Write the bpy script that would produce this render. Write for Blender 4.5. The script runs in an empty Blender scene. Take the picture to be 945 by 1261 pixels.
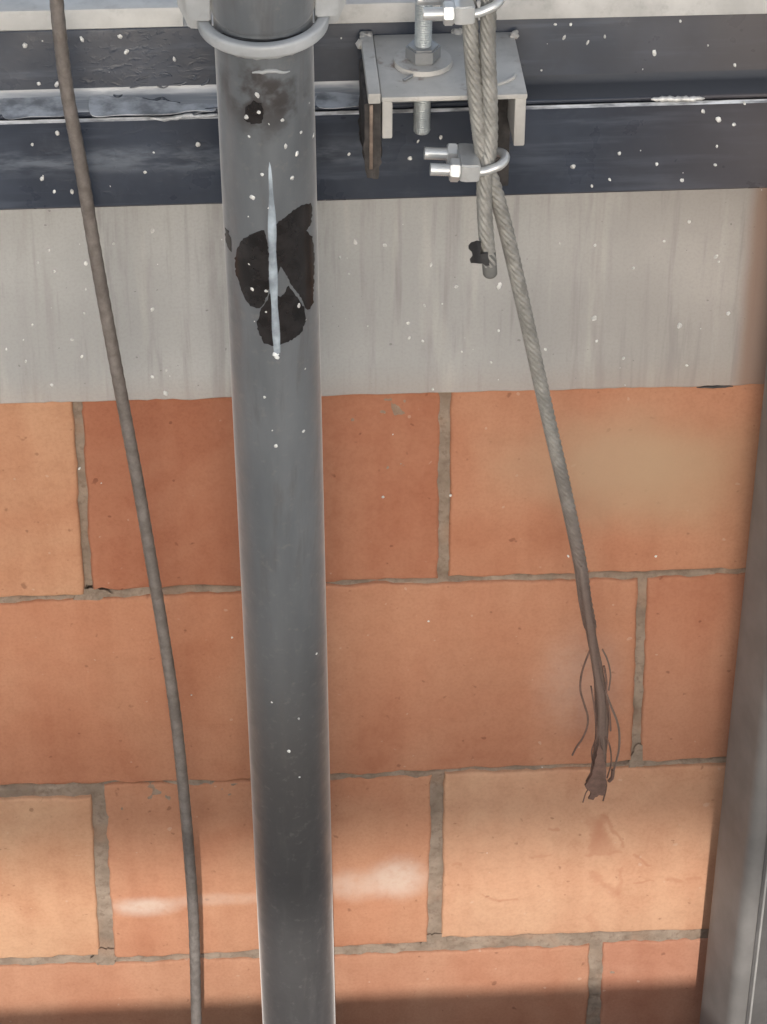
import bpy, bmesh, math, random
from mathutils import Vector, Matrix, noise
from mathutils.geometry import delaunay_2d_cdt

random.seed(7)
SC = bpy.context.scene
COL = SC.collection

# ------------------------------------------------------------------ camera
F_PX, CX, CY = 3500.0, 472.5, 630.5            # the photograph is 945 x 1261
CAM = Vector((0.098857, -1.571344, 1.21159))
PITCH, YAW, ROLL = 0.630092, 0.068285, 0.007542
FWD = Vector((math.sin(YAW) * math.cos(PITCH), math.cos(YAW) * math.cos(PITCH), -math.sin(PITCH)))
_r = Vector((math.cos(YAW), -math.sin(YAW), 0))
_u = _r.cross(FWD)
RIGHT = math.cos(ROLL) * _r + math.sin(ROLL) * _u
UP = -math.sin(ROLL) * _r + math.cos(ROLL) * _u
cd = bpy.data.cameras.new('camera')
cam = bpy.data.objects.new('camera', cd)
COL.objects.link(cam)
M = Matrix((RIGHT, UP, -FWD)).transposed().to_4x4()
M.translation = CAM
cam.matrix_world = M
cd.sensor_fit = 'VERTICAL'
cd.sensor_height = 36
cd.lens = 36 * F_PX / 1261
cd.clip_start = 0.02
cd.clip_end = 500
SC.camera = cam

# ------------------------------------------------------------------ sky, sun, exposure
SUN_EL, SUN_DIR = math.radians(15), math.radians(2.5)
SUN_AZ = math.pi + SUN_DIR
w = bpy.data.worlds.new('World')
SC.world = w
w.use_nodes = True
wn = w.node_tree.nodes
bg = wn['Background']
sky = wn.new('ShaderNodeTexSky')
sky.sky_type = 'NISHITA'
sky.sun_disc = False
sky.sun_elevation = SUN_EL
sky.sun_rotation = SUN_AZ
sky.dust_density = 1.6
sky.air_density = 1.0
sky.ozone_density = 1.0
hs = wn.new('ShaderNodeHueSaturation')          # a hazy, whitened sky
hs.inputs['Saturation'].default_value = 0.42
w.node_tree.links.new(sky.outputs[0], hs.inputs['Color'])
w.node_tree.links.new(hs.outputs[0], bg.inputs[0])
bg.inputs[1].default_value = 0.15
sl = bpy.data.lights.new('sun', 'SUN')
sl.energy = 2.0
sl.angle = math.radians(0.8)
sl.color = (1.0, 0.94, 0.86)
so = bpy.data.objects.new('sun', sl)
COL.objects.link(so)
# the sun stands behind the camera: travel direction of its light
SD = Vector((math.sin(SUN_DIR) * math.cos(SUN_EL), math.cos(SUN_DIR) * math.cos(SUN_EL), -math.sin(SUN_EL)))
so.rotation_euler = (-SD).to_track_quat('Z', 'Y').to_euler()
so.location = (0, -6, 6)
SC.view_settings.view_transform = 'Standard'
SC.view_settings.look = 'None'
SC.view_settings.exposure = 0.92
SC.view_settings.gamma = 1.0
SC.cycles.max_bounces = 6

# ------------------------------------------------------------------ measuring: a pixel of the photograph on a plane or tube
def ray(px, py):
    return FWD + RIGHT * ((px - CX) / F_PX) + UP * ((CY - py) / F_PX)

def at(px, py, Y):
    d = ray(px, py)
    return CAM + d * ((Y - CAM.y) / d.y)

def at_z(px, py, Z):
    d = ray(px, py)
    return CAM + d * ((Z - CAM.z) / d.z)

def at_depth(px, py, t):
    return CAM + ray(px, py) * t

def on_tube(px, py, A, B, r):
    """First hit of the pixel's ray on the cylinder A-B of radius r (nearest line point if it misses)."""
    d = ray(px, py).normalized()
    ax = (B - A).normalized()
    o = CAM - A
    dp = d - ax * d.dot(ax)
    op = o - ax * o.dot(ax)
    a, b, c = dp.dot(dp), 2 * dp.dot(op), op.dot(op) - r * r
    disc = b * b - 4 * a * c
    t = (-b - math.sqrt(max(disc, 0))) / (2 * a)
    p = CAM + d * t
    q = A + ax * (p - A).dot(ax)
    n = (p - q).normalized()
    return q + n * r, n

# ------------------------------------------------------------------ object helpers
def link(o, parent=None):
    COL.objects.link(o)
    if parent is not None:
        o.parent = parent
    return o

def smooth(me, angle=None):
    for p in me.polygons:
        p.use_smooth = True
    if angle:
        me.set_sharp_from_angle(angle=math.radians(angle))

def obj(name, bm, mat, parent=None, sm=None, kind=None, label=None, color=None):
    me = bpy.data.meshes.new(name)
    bm.normal_update()
    bm.to_mesh(me)
    bm.free()
    if sm:
        smooth(me, sm)
    for m_ in (mat if isinstance(mat, (list, tuple)) else [mat]):
        me.materials.append(m_)
    o = bpy.data.objects.new(name, me)
    link(o, parent)
    if kind:
        o['kind'] = kind
    if label:
        o['label'] = label
    if color:
        o.color = (*color, 1)
    return o

def thing(name, label, cat, group=None):
    o = bpy.data.objects.new(name, None)
    o.empty_display_size = 0.05
    link(o)
    tag(o, label, cat, group)
    return o

def tag(o, label, cat, group=None):
    o['label'] = label
    o['category'] = cat
    if group:
        o['group'] = group

def settle(root, loc):
    """Put the thing's origin at its base while its parts stay where they are."""
    root.location = loc
    for c in root.children:
        c.location = c.location - Vector(loc)

def box(bm, c, size, bev=0.0, rot=None, seg=2):
    r = bmesh.ops.create_cube(bm, size=1.0)
    vs = r['verts']
    bmesh.ops.scale(bm, vec=size, verts=vs)
    if bev:
        es = list({e for v in vs for e in v.link_edges})
        rb = bmesh.ops.bevel(bm, geom=es, offset=bev, segments=seg, affect='EDGES', profile=0.6)
        vs = list({v for f in rb['faces'] for v in f.verts} | {v for v in vs if v.is_valid})
    if rot is not None:
        bmesh.ops.rotate(bm, cent=(0, 0, 0), matrix=rot, verts=vs)
    bmesh.ops.translate(bm, vec=c, verts=vs)
    return vs

def frames(pts):
    n = len(pts)
    T = []
    for i in range(n):
        a, b = pts[max(0, i - 1)], pts[min(n - 1, i + 1)]
        T.append((b - a).normalized())
    ref = Vector((1, 0, 0)) if abs(T[0].x) < 0.8 else Vector((0, 0, 1))
    N = [(ref - T[0] * ref.dot(T[0])).normalized()]
    for i in range(1, n):
        v = N[-1] - T[i] * N[-1].dot(T[i])
        N.append(v.normalized())
    return T, N, [T[i].cross(N[i]) for i in range(n)]

def catmull(pts, step):
    P = [Vector(p) for p in pts]
    P = [P[0] * 2 - P[1]] + P + [P[-1] * 2 - P[-2]]
    out = []
    for i in range(1, len(P) - 2):
        p0, p1, p2, p3 = P[i - 1:i + 3]
        n = max(1, int((p2 - p1).length / step))
        for k in range(n):
            t = k / n
            out.append(0.5 * ((2 * p1) + (p2 - p0) * t + (2 * p0 - 5 * p1 + 4 * p2 - p3) * t * t + (3 * p1 - p0 - 3 * p2 + p3) * t ** 3))
    out.append(P[-2])
    return out

def sweep(bm, pts, rfun, nseg=16, cap=True):
    """rfun(i, u along 0..1, angle) gives the radius: tubes, twisted ropes, tapered wires."""
    T, N, Bn = frames(pts)
    n = len(pts)
    rings = []
    for i, p in enumerate(pts):
        ring = []
        for k in range(nseg):
            a = 2 * math.pi * k / nseg
            rr = rfun(i, i / max(1, n - 1), a)
            ring.append(bm.verts.new(p + (N[i] * math.cos(a) + Bn[i] * math.sin(a)) * rr))
        rings.append(ring)
    for i in range(n - 1):
        for k in range(nseg):
            bm.faces.new((rings[i][k], rings[i][(k + 1) % nseg], rings[i + 1][(k + 1) % nseg], rings[i + 1][k]))
    if cap:
        bm.faces.new(list(reversed(rings[0])))
        bm.faces.new(rings[-1])
    return rings

def tube(bm, pts, r, nseg=16, step=None):
    P = catmull(pts, step) if step else [Vector(p) for p in pts]
    return sweep(bm, P, lambda i, u, a: r, nseg)

def rope_mesh(pts, r, lobes=6, pitch=0.055, nper=8, ribs=True, step=0.0012, endtaper=0.0):
    bm = bmesh.new()
    P = catmull(pts, step)
    ns = lobes * nper
    s = [0]
    for i in range(1, len(P)):
        s.append(s[-1] + (P[i] - P[i - 1]).length)
    def rf(i, u, a):
        ph = a * lobes + lobes * 2 * math.pi * s[i] / pitch
        l = abs(math.cos(ph / 2))                     # rounded strands with sharp valleys between
        rr = r * (0.70 + 0.30 * math.sqrt(l))
        if ribs:                                      # wires within each strand, laid the other way
            rr *= 1 + 0.016 * math.cos(a * lobes * 4 - 2 * math.pi * s[i] / 0.0042)
        if endtaper and u > 1 - endtaper:
            rr *= 0.25 + 0.75 * (1 - u) / endtaper
        return rr
    sweep(bm, P, rf, ns)
    return bm

def prism(bm, P0, P1, prof, mats=None):
    """A profile of (dy, dz) points carried from P0 to P1, closed."""
    a = [bm.verts.new(P0 + Vector((0, y, z))) for y, z in prof]
    b = [bm.verts.new(P1 + Vector((0, y, z))) for y, z in prof]
    n = len(prof)
    fs = []
    for i in range(n):
        f = bm.faces.new((a[i], a[(i + 1) % n], b[(i + 1) % n], b[i]))
        if mats:
            f.material_index = mats[i]
        fs.append(f)
    bm.faces.new(list(reversed(a)))
    bm.faces.new(b)
    return fs

def rounded(prof, r, seg=4):
    """Round the corners of a closed 2-D profile."""
    out = []
    n = len(prof)
    for i in range(n):
        p = Vector(prof[i]); a = Vector(prof[i - 1]); b = Vector(prof[(i + 1) % n])
        rr = r[i] if isinstance(r, (list, tuple)) else r
        if rr <= 0:
            out.append(tuple(p)); continue
        da, db = (a - p).normalized(), (b - p).normalized()
        for k in range(seg + 1):
            t = k / seg
            q = p + da * rr * (1 - t) ** 2 + db * rr * t ** 2
            out.append(tuple(q))
    return out

def ragged(poly, step=4.0, amp=0.6, seed=0):
    """Densify a closed pixel outline and make it a little uneven."""
    rnd = random.Random(seed)
    out = []
    n = len(poly)
    for i in range(n):
        a, b = Vector(poly[i]), Vector(poly[(i + 1) % n])
        L = (b - a).length
        k = max(1, int(L / step))
        for j in range(k):
            p = a + (b - a) * (j / k)
            out.append((p.x + rnd.uniform(-amp, amp), p.y + rnd.uniform(-amp, amp)))
    return out

def patch(poly, place, thick, step=5.0):
    """A thin flake: an outline in pixels filled, laid on a surface by place(px, py) -> (point, normal)."""
    xs = [p[0] for p in poly]; ys = [p[1] for p in poly]
    pts = [Vector(p) for p in poly]
    nb = len(pts)
    def inside(x, y):
        c = False
        j = nb - 1
        for i in range(nb):
            xi, yi = poly[i]; xj, yj = poly[j]
            if (yi > y) != (yj > y) and x < (xj - xi) * (y - yi) / (yj - yi) + xi:
                c = not c
            j = i
        return c
    y = min(ys)
    while y < max(ys):
        x = min(xs)
        while x < max(xs):
            if inside(x, y):
                pts.append(Vector((x + random.uniform(-.5, .5), y + random.uniform(-.5, .5))))
            x += step
        y += step
    vo, eo, fo, *_ = delaunay_2d_cdt(pts, [], [list(range(nb))], 1, 1e-4)
    bm = bmesh.new()
    lo, hi = [], []
    for v in vo:
        p, n = place(v.x, v.y)
        lo.append(bm.verts.new(p))
        hi.append(bm.verts.new(p + n * thick))
    cnt = {}
    for f in fo:
        vs = [hi[i] for i in f]
        try:
            bm.faces.new(vs)
        except ValueError:
            continue
        for i in range(len(f)):
            e = (f[i], f[(i + 1) % len(f)])
            cnt[e] = 1
    for (a, b) in list(cnt):
        if (b, a) not in cnt:
            try:
                bm.faces.new((hi[b], hi[a], lo[a], lo[b]))
            except ValueError:
                pass
    bmesh.ops.recalc_face_normals(bm, faces=bm.faces[:])
    return bm

def blob(bm, p, n, r, h=0.5):
    """A small flattened drop sitting on a surface."""
    q = Vector((0, 0, 1)).rotation_difference(n).to_matrix().to_4x4()
    v = bmesh.ops.create_icosphere(bm, subdivisions=2, radius=1.0)['verts']
    sx = random.uniform(.65, 1.15); sz = random.uniform(.85, 1.5)
    sd = random.uniform(0, 90)
    for w_ in v:
        w_.co *= 1 + .38 * noise.noise(w_.co * 1.4 + Vector((sd, 0, 0)))
    bmesh.ops.transform(bm, matrix=Matrix.Translation(p) @ q @ Matrix.Rotation(random.uniform(-.6, .6), 4, 'Z') @ Matrix.Diagonal((r * sx, r * sz, r * h, 1)), verts=v)

# ------------------------------------------------------------------ materials
class Mat:
    def __init__(s, name, rough=0.6, metal=0.0, spec=0.5):
        s.m = bpy.data.materials.new(name)
        s.m.use_nodes = True
        s.t = s.m.node_tree
        s.b = s.t.nodes['Principled BSDF']
        s.b.inputs['Roughness'].default_value = rough
        s.b.inputs['Metallic'].default_value = metal
        s.b.inputs['Specular IOR Level'].default_value = spec
        s.pos = s.n('ShaderNodeNewGeometry').outputs['Position']
    def n(s, typ, **kw):
        nd = s.t.nodes.new(typ)
        for k, v in kw.items():
            setattr(nd, k, v)
        return nd
    def l(s, a, b):
        s.t.links.new(a, b)
    def put(s, inp, v):
        if hasattr(v, 'is_linked') or isinstance(v, bpy.types.NodeSocket):
            s.l(v, inp)
        elif isinstance(v, (tuple, list)):
            inp.default_value = (*v, 1) if len(v) == 3 and inp.type == 'RGBA' else v
        else:
            inp.default_value = v
    def vscale(s, sc, off=(0, 0, 0), vec=None):
        m = s.n('ShaderNodeMapping')
        s.l(vec or s.pos, m.inputs[0])
        m.inputs['Scale'].default_value = sc
        m.inputs['Location'].default_value = off
        return m.outputs[0]
    def noise(s, scale, detail=4, rough=.55, vec=None, dist=0.0):
        t = s.n('ShaderNodeTexNoise')
        s.l(vec or s.pos, t.inputs['Vector'])
        t.inputs['Scale'].default_value = scale
        t.inputs['Detail'].default_value = detail
        t.inputs['Roughness'].default_value = rough
        t.inputs['Distortion'].default_value = dist
        return t.outputs[0]
    def ramp(s, v, a, b, va=0.0, vb=1.0, smooth=True):
        m = s.n('ShaderNodeMapRange')
        m.interpolation_type = 'SMOOTHSTEP' if smooth else 'LINEAR'
        s.put(m.inputs[0], v)
        m.inputs[1].default_value = a
        m.inputs[2].default_value = b
        m.inputs[3].default_value = va
        m.inputs[4].default_value = vb
        return m.outputs[0]
    def math(s, op, a, b=0.0):
        m = s.n('ShaderNodeMath', operation=op)
        s.put(m.inputs[0], a)
        s.put(m.inputs[1], b)
        return m.outputs[0]
    def mix(s, f, a, b, mode='MIX'):
        m = s.n('ShaderNodeMix', data_type='RGBA', blend_type=mode)
        s.put(m.inputs[0], f)
        s.put(m.inputs[6], a)
        s.put(m.inputs[7], b)
        return m.outputs[2]
    def xyz(s):
        x = s.n('ShaderNodeSeparateXYZ')
        s.l(s.pos, x.inputs[0])
        return x.outputs
    def ellipse(s, c, rx, rz, soft=.5, wob=.25, wscale=40):
        """Stain mask round world point c in the wall plane, edge broken by noise."""
        x = s.xyz()
        a = s.math('DIVIDE', s.math('SUBTRACT', x[0], c[0]), rx)
        b = s.math('DIVIDE', s.math('SUBTRACT', x[2], c[2]), rz)
        d = s.math('SQRT', s.math('ADD', s.math('MULTIPLY', a, a), s.math('MULTIPLY', b, b)))
        nz = s.math('MULTIPLY', s.math('SUBTRACT', s.noise(wscale, 3), .5), wob * 2)
        return s.ramp(s.math('ADD', d, nz), 1 - soft, 1 + soft * .4, 1, 0)
    def color(s, c):
        s.put(s.b.inputs['Base Color'], c)
    def rough(s, c):
        s.put(s.b.inputs['Roughness'], c)
    def bump(s, h, strength=.3, dist=.001, prev=None):
        b = s.n('ShaderNodeBump')
        s.put(b.inputs['Height'], h)
        b.inputs['Strength'].default_value = strength
        b.inputs['Distance'].default_value = dist
        if prev is not None:
            s.l(prev, b.inputs['Normal'])
        s.l(b.outputs[0], s.b.inputs['Normal'])
        return b.outputs[0]

def mk_brick():
    m = Mat('fired_clay', rough=.85, spec=.25)
    oi = m.n('ShaderNodeObjectInfo')
    c = m.mix(1, oi.outputs['Color'], (1.06, .99, .95), 'MULTIPLY')
    rnd = oi.outputs['Random']
    # kiln mottling, upright extrusion streaks, fine grain
    v = m.n('ShaderNodeVectorMath', operation='ADD')
    m.l(m.pos, v.inputs[0])
    cx = m.n('ShaderNodeCombineXYZ')
    m.l(m.math('MULTIPLY', rnd, 7.0), cx.inputs[0])
    m.l(cx.outputs[0], v.inputs[1])
    V = v.outputs[0]
    big = m.noise(9, 3, .5, V, .6)
    col = m.mix(m.ramp(big, .35, .68, 0, .55), c, m.mix(1, c, (1.06, 1.22, 1.26), 'MULTIPLY'))
    col = m.mix(m.ramp(big, .5, .28, 0, .4), col, m.mix(1, c, (.80, .68, .62), 'MULTIPLY'))
    st = m.noise(1, 3, .5, m.vscale((34, 34, 4), vec=V))
    col = m.mix(m.ramp(st, .42, .64, 0, .42), col, m.mix(1, col, (.84, .75, .72), 'MULTIPLY'))
    hz = m.noise(1, 3, .5, m.vscale((5, 5, 60), vec=V))
    col = m.mix(m.ramp(hz, .5, .7, 0, .16), col, m.mix(1, col, (.84, .8, .78), 'MULTIPLY'))
    grain = m.noise(420, 3, .6)
    col = m.mix(m.ramp(grain, .38, .7, 0, .3), col, m.mix(1, col, (.74, .69, .67), 'MULTIPLY'))
    mott = m.noise(70, 5, .65, V)
    col = m.mix(m.ramp(mott, .45, .7, 0, .3), col, m.mix(1, col, (.80, .72, .68), 'MULTIPLY'))
    col = m.mix(m.ramp(mott, .5, .3, 0, .25), col, m.mix(1, col, (1.10, 1.14, 1.16), 'MULTIPLY'))
    pit = m.noise(130, 2, .4)
    col = m.mix(m.ramp(pit, .69, .76, 0, .65), col, m.mix(1, col, (.5, .45, .45), 'MULTIPLY'))
    spk = m.noise(150, 1, .3, m.vscale((1, 1, 1), (3.1, 1, 2)))
    col = m.mix(m.ramp(spk, .75, .79, 0, .28), col, (.56, .44, .35))
    # a broad tan bloom on the brick under the concrete, right
    tan = m.math('MULTIPLY', m.ellipse(at(765, 572, 0), .085, .052, .8, .6, 11), .8)
    col = m.mix(tan, col, (.40, .275, .18))
    tan2 = m.math('MULTIPLY', m.ellipse(at(850, 585, 0), .055, .048, .8, .55, 14), .5)
    col = m.mix(tan2, col, (.40, .275, .175))
    # pale soft-edged blotches
    for px, py, rx, rz, k in ((178, 1117, .024, .009, .85), (270, 1108, .045, .006, .35), (492, 1082, .021, .020, .8),
                              (440, 1090, .03, .014, .55), (715, 840, .03, .045, .28)):
        e = m.math('MULTIPLY', m.ellipse(at(px, py, 0), rx * 1.15, rz * 1.15, .75, .3, 40), k * .95)
        col = m.mix(m.math('MULTIPLY', e, m.ramp(m.noise(120, 4, .6), .2, .6, .55, 1)), col, (.53, .42, .35))
    # scrapes of red clay on the tan brick, right of the bottom row
    for (x0, y0, x1, y1, wd, k) in ((742, 1003, 726, 1052, 6, .5), (742, 1003, 768, 1040, 3, .6), (724, 1052, 762, 1049, 4, .3), (738, 1015, 736, 1046, 10, .5), (742, 1025, 756, 1046, 7, .4),
                                    (783, 1051, 798, 1065, 3, .6), (730, 1075, 760, 1100, 6, .5), (765, 1070, 762, 1098, 4, .5),
                                    (780, 1087, 805, 1083, 2, .5), (822, 1082, 838, 1083, 4, .6), (850, 1082, 860, 1082, 4, .45),
                                    (594, 1101, 616, 1110, 3, .5), (616, 1110, 636, 1106, 3, .5), (655, 1054, 675, 1052, 3, .4),
                                    (676, 1020, 686, 1020, 3, .6), (560, 1063, 566, 1064, 4, .5), (728, 1010, 750, 1048, 9, .4),
                                    (726, 1130, 735, 1145, 7, .3)):
        A, B = at(x0, y0, 0), at(x1, y1, 0)
        x = m.xyz()
        ax, az = B.x - A.x, B.z - A.z
        L2 = ax * ax + az * az
        wob = m.noise(90, 3)
        qx = m.math('ADD', m.math('SUBTRACT', x[0], A.x), m.math('MULTIPLY', m.math('SUBTRACT', wob, .5), .011))
        qz = m.math('ADD', m.math('SUBTRACT', x[2], A.z), m.math('MULTIPLY', m.math('SUBTRACT', m.noise(75, 3), .5), .011))
        t = m.math('ADD', m.math('MULTIPLY', qx, ax / L2), m.math('MULTIPLY', qz, az / L2))
        tc = m.math('MINIMUM', m.math('MAXIMUM', t, 0.0), 1.0)
        dx = m.math('SUBTRACT', qx, m.math('MULTIPLY', tc, ax))
        dz = m.math('SUBTRACT', qz, m.math('MULTIPLY', tc, az))
        d = m.math('SQRT', m.math('ADD', m.math('MULTIPLY', dx, dx), m.math('MULTIPLY', dz, dz)))
        wr = wd / 1700
        col = m.mix(m.ramp(d, wr * .1, wr * 1.5, k * .85, 0), col, (.36, .16, .095))
    m.color(col)
    h = m.math('ADD', m.noise(60, 5, .6), m.math('MULTIPLY', m.noise(500, 3, .6), .35))
    m.bump(h, .5, .0014)
    return m.m

def mk_mortar():
    m = Mat('cement_mortar', rough=.95, spec=.15)
    a = m.noise(40, 5, .6)
    col = m.mix(m.ramp(a, .35, .65), (.205, .156, .12), (.295, .232, .182))
    b = m.noise(220, 3, .6)
    col = m.mix(m.ramp(b, .5, .72, 0, .6), col, (.16, .11, .085))
    col = m.mix(m.ramp(m.noise(25, 2), .5, .7, 0, .35), col, (.34, .2, .13))
    m.color(col)
    m.bump(m.noise(260, 4, .65), .7, .0015)
    return m.m

def mk_concrete():
    m = Mat('smooth_concrete', rough=.8, spec=.25)
    x = m.xyz()
    big = m.noise(7, 4, .5)
    col = m.mix(m.ramp(big, .35, .65), (.352, .352, .35), (.436, .436, .432))
    warm = m.ramp(x[0], .2, .46)
    col = m.mix(m.math('MULTIPLY', warm, .75), col, m.mix(1, col, (.93, .85, .80), 'MULTIPLY'))
    # water streaks running down the face
    s1 = m.noise(1, 4, .6, m.vscale((85, 85, 6)), .3)
    col = m.mix(m.ramp(s1, .50, .74, 0, .45), col, (.235, .215, .21))
    s2 = m.noise(1, 3, .6, m.vscale((160, 160, 11), (2, 0, 5)), .25)
    col = m.mix(m.ramp(s2, .54, .76, 0, .36), col, (.20, .185, .185))
    s3 = m.noise(1, 3, .6, m.vscale((60, 60, 5), (7, 0, 3)))
    col = m.mix(m.ramp(s3, .55, .7, 0, .35), col, (.5, .485, .46))
    low = m.ramp(x[2], .19, .155)
    col = m.mix(m.math('MULTIPLY', low, .30), col, (.36, .25, .19))
    pit = m.noise(260, 1, .3)
    col = m.mix(m.ramp(pit, .76, .79, 0, .6), col, (.16, .15, .15))
    g = m.noise(500, 3, .6)
    col = m.mix(m.ramp(g, .4, .7, 0, .18), col, (.24, .23, .22))
    # soft red-brown shade at the right-hand end, painted into the colour
    nz = m.math('MULTIPLY', m.math('SUBTRACT', m.noise(14, 3), .5), .008)
    xe = m.math('ADD', m.math('ADD', x[0], nz), m.math('MULTIPLY', x[2], -.0))
    e = m.ramp(xe, at(905, 350, 0).x, at(928, 350, 0).x, 0, .8)
    col = m.mix(e, col, (.26, .165, .125))
    m.color(col)
    m.bump(m.math('ADD', m.noise(45, 4, .6), m.math('MULTIPLY', m.noise(400, 2), .3)), .15, .001)
    return m.m

def mk_dark_paint(name='dark_steel_paint', base=(.036, .043, .059)):
    m = Mat(name, rough=.4, spec=.22)
    x = m.xyz()
    a = m.noise(18, 4, .6)
    col = m.mix(m.ramp(a, .35, .7), base, tuple(c * 1.35 for c in base))
    # dusty wash along the length
    s = m.noise(1, 4, .6, m.vscale((10, 60, 120)))
    col = m.mix(m.ramp(s, .5, .72, 0, .3), col, (.12, .14, .18))
    d = m.noise(60, 5, .65)
    col = m.mix(m.ramp(d, .55, .78, 0, .2), col, (.11, .12, .14))
    warm = m.ramp(x[0], .30, .47)
    zc = zline_mid(m, x)
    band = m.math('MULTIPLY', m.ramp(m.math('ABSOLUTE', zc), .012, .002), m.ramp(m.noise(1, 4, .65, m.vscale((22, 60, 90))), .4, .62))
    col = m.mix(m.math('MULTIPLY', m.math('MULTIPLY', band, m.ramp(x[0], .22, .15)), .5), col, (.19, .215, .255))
    col = m.mix(m.math('MULTIPLY', warm, .8), col, (.085, .074, .075))  # soft brown shade at the beam's right end, painted into the colour
    m.color(col)
    m.rough(m.ramp(m.noise(30, 4, .6), .3, .7, .25, .45))
    # paint runs and weld spatter on the left part
    msk = m.math('MULTIPLY', m.ramp(x[0], -.03, .03), m.ramp(x[0], .11, .08))
    h = m.noise(140, 3, .5, m.vscale((1, 1, 1.6)), .8)
    b1 = m.bump(m.math('MULTIPLY', m.ramp(h, .52, .8), msk), .15, .002)
    m.bump(m.noise(90, 4, .6), .12, .001, b1)
    return m.m

def zline_mid(m, x):
    """Height above the middle of the lower tube's face."""
    return m.math('SUBTRACT', x[2], at(200, 196, -.072).z)

def mk_ledge():
    m = Mat('dust_sheen_ledge_paint', rough=.45)
    x = m.xyz()
    s = m.noise(1, 4, .6, m.vscale((12, 140, 30)), .4)
    pale = m.mix(m.ramp(s, .35, .65), (.24, .258, .285), (.46, .475, .50))  # dust and the sky's sheen, both put into the pale colour
    dark = (.045, .05, .062)
    nz = m.math('MULTIPLY', m.math('SUBTRACT', m.noise(45, 3), .5), .06)
    k = m.ramp(m.math('ADD', x[0], nz), .25, .21)
    col = m.mix(k, dark, pale)
    m.color(col)
    m.rough(m.mix(k, (.75, .75, .75), (.35, .35, .35)))
    m.bump(m.noise(70, 3, .6), .3, .001)
    return m.m

def mk_pale_edge():
    m = Mat('pale_paint_edge', rough=.5)
    a = m.noise(1, 4, .6, m.vscale((40, 200, 200)))
    m.color(m.mix(m.ramp(a, .35, .62), (.16, .17, .19), (.62, .65, .70)))  # pale broken line along the tube's top edge
    return m.m

def mk_pale(name, base=(.5, .5, .49), rust=.0, rough=.55, metal=0.0, dirt=.5):
    m = Mat(name, rough=rough, metal=metal)
    a = m.noise(26, 5, .62)
    col = m.mix(m.ramp(a, .3, .7), tuple(c * .82 for c in base), tuple(min(1, c * 1.1) for c in base))
    d = m.noise(90, 4, .65)
    col = m.mix(m.ramp(d, .52, .74, 0, dirt), col, tuple(c * .5 for c in base))
    if rust:
        r = m.noise(48, 4, .6, m.vscale((1, 1, 1), (4, 2, 1)))
        col = m.mix(m.ramp(r, .62 - rust * .3, .74 - rust * .2, 0, .85), col, (.16, .095, .065))
    m.color(col)
    m.bump(m.noise(160, 4, .6), .18, .001)
    return m.m

def mk_pipe():
    m = Mat('grey_pipe_paint', rough=.42, spec=.5)
    x = m.xyz()
    a = m.noise(1, 4, .6, m.vscale((30, 30, 5)))
    col = m.mix(m.ramp(a, .32, .68), (.098, .107, .118), (.138, .149, .162))
    # duller and browner towards the foot
    col = m.mix(m.ramp(x[2], .16, -.10, 0, .9), col, (.052, .048, .048))
    st = m.noise(1, 4, .65, m.vscale((110, 110, 9), (1, 4, 0)))
    col = m.mix(m.ramp(st, .5, .7, 0, .5), col, (.085, .08, .08))
    d = m.noise(150, 4, .65)
    col = m.mix(m.ramp(d, .55, .75, 0, .3), col, (.22, .21, .20))
    # brown smears under the clamp
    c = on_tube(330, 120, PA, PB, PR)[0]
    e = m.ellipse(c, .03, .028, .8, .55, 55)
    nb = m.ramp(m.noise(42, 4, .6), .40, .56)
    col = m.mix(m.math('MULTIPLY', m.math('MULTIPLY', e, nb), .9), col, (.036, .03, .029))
    m.color(col)
    m.rough(m.ramp(m.noise(60, 4, .6), .3, .7, .34, .52))
    m.b.inputs['Sheen Weight'].default_value = .5
    m.b.inputs['Sheen Roughness'].default_value = .35
    m.bump(m.noise(220, 4, .6), .1, .0008)
    return m.m

def mk_rope(name, c0, c1, rusty=0.0):
    m = Mat(name, rough=.55, metal=.25)
    a = m.noise(120, 4, .65)
    col = m.mix(m.ramp(a, .3, .7), c0, c1)
    d = m.noise(30, 3, .6)
    col = m.mix(m.ramp(d, .5, .75, 0, .5), col, tuple(c * .55 for c in c0))
    if rusty:
        x = m.xyz()
        col = m.mix(m.ramp(x[2], .24, .0, 0, rusty), col, (.15, .098, .08))
    m.color(col)
    m.bump(m.noise(600, 2, .5), .25, .0005)
    return m.m

def mk_plain(name, c, rough=.5, metal=0.0, var=.25, scale=80, bump=.1):
    m = Mat(name, rough=rough, metal=metal)
    a = m.noise(scale, 4, .6)
    m.color(m.mix(m.ramp(a, .3, .7), tuple(v * (1 - var) for v in c), tuple(min(1, v * (1 + var)) for v in c)))
    if bump:
        m.bump(m.noise(scale * 3, 3), bump, .0006)
    return m.m

# pipe axis: two points down its middle, nearer at the top
PR = .0275
PA0 = at_depth(327.0, 100, F_PX * 2 * PR / 120.5)
PB0 = at_depth(366.5, 1200, F_PX * 2 * PR / 91.0)
_ax = (PB0 - PA0).normalized()
PA, PB = PA0 - _ax * .70, PB0 + _ax * ((PB0.z + 1.7) / -_ax.z)

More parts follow.
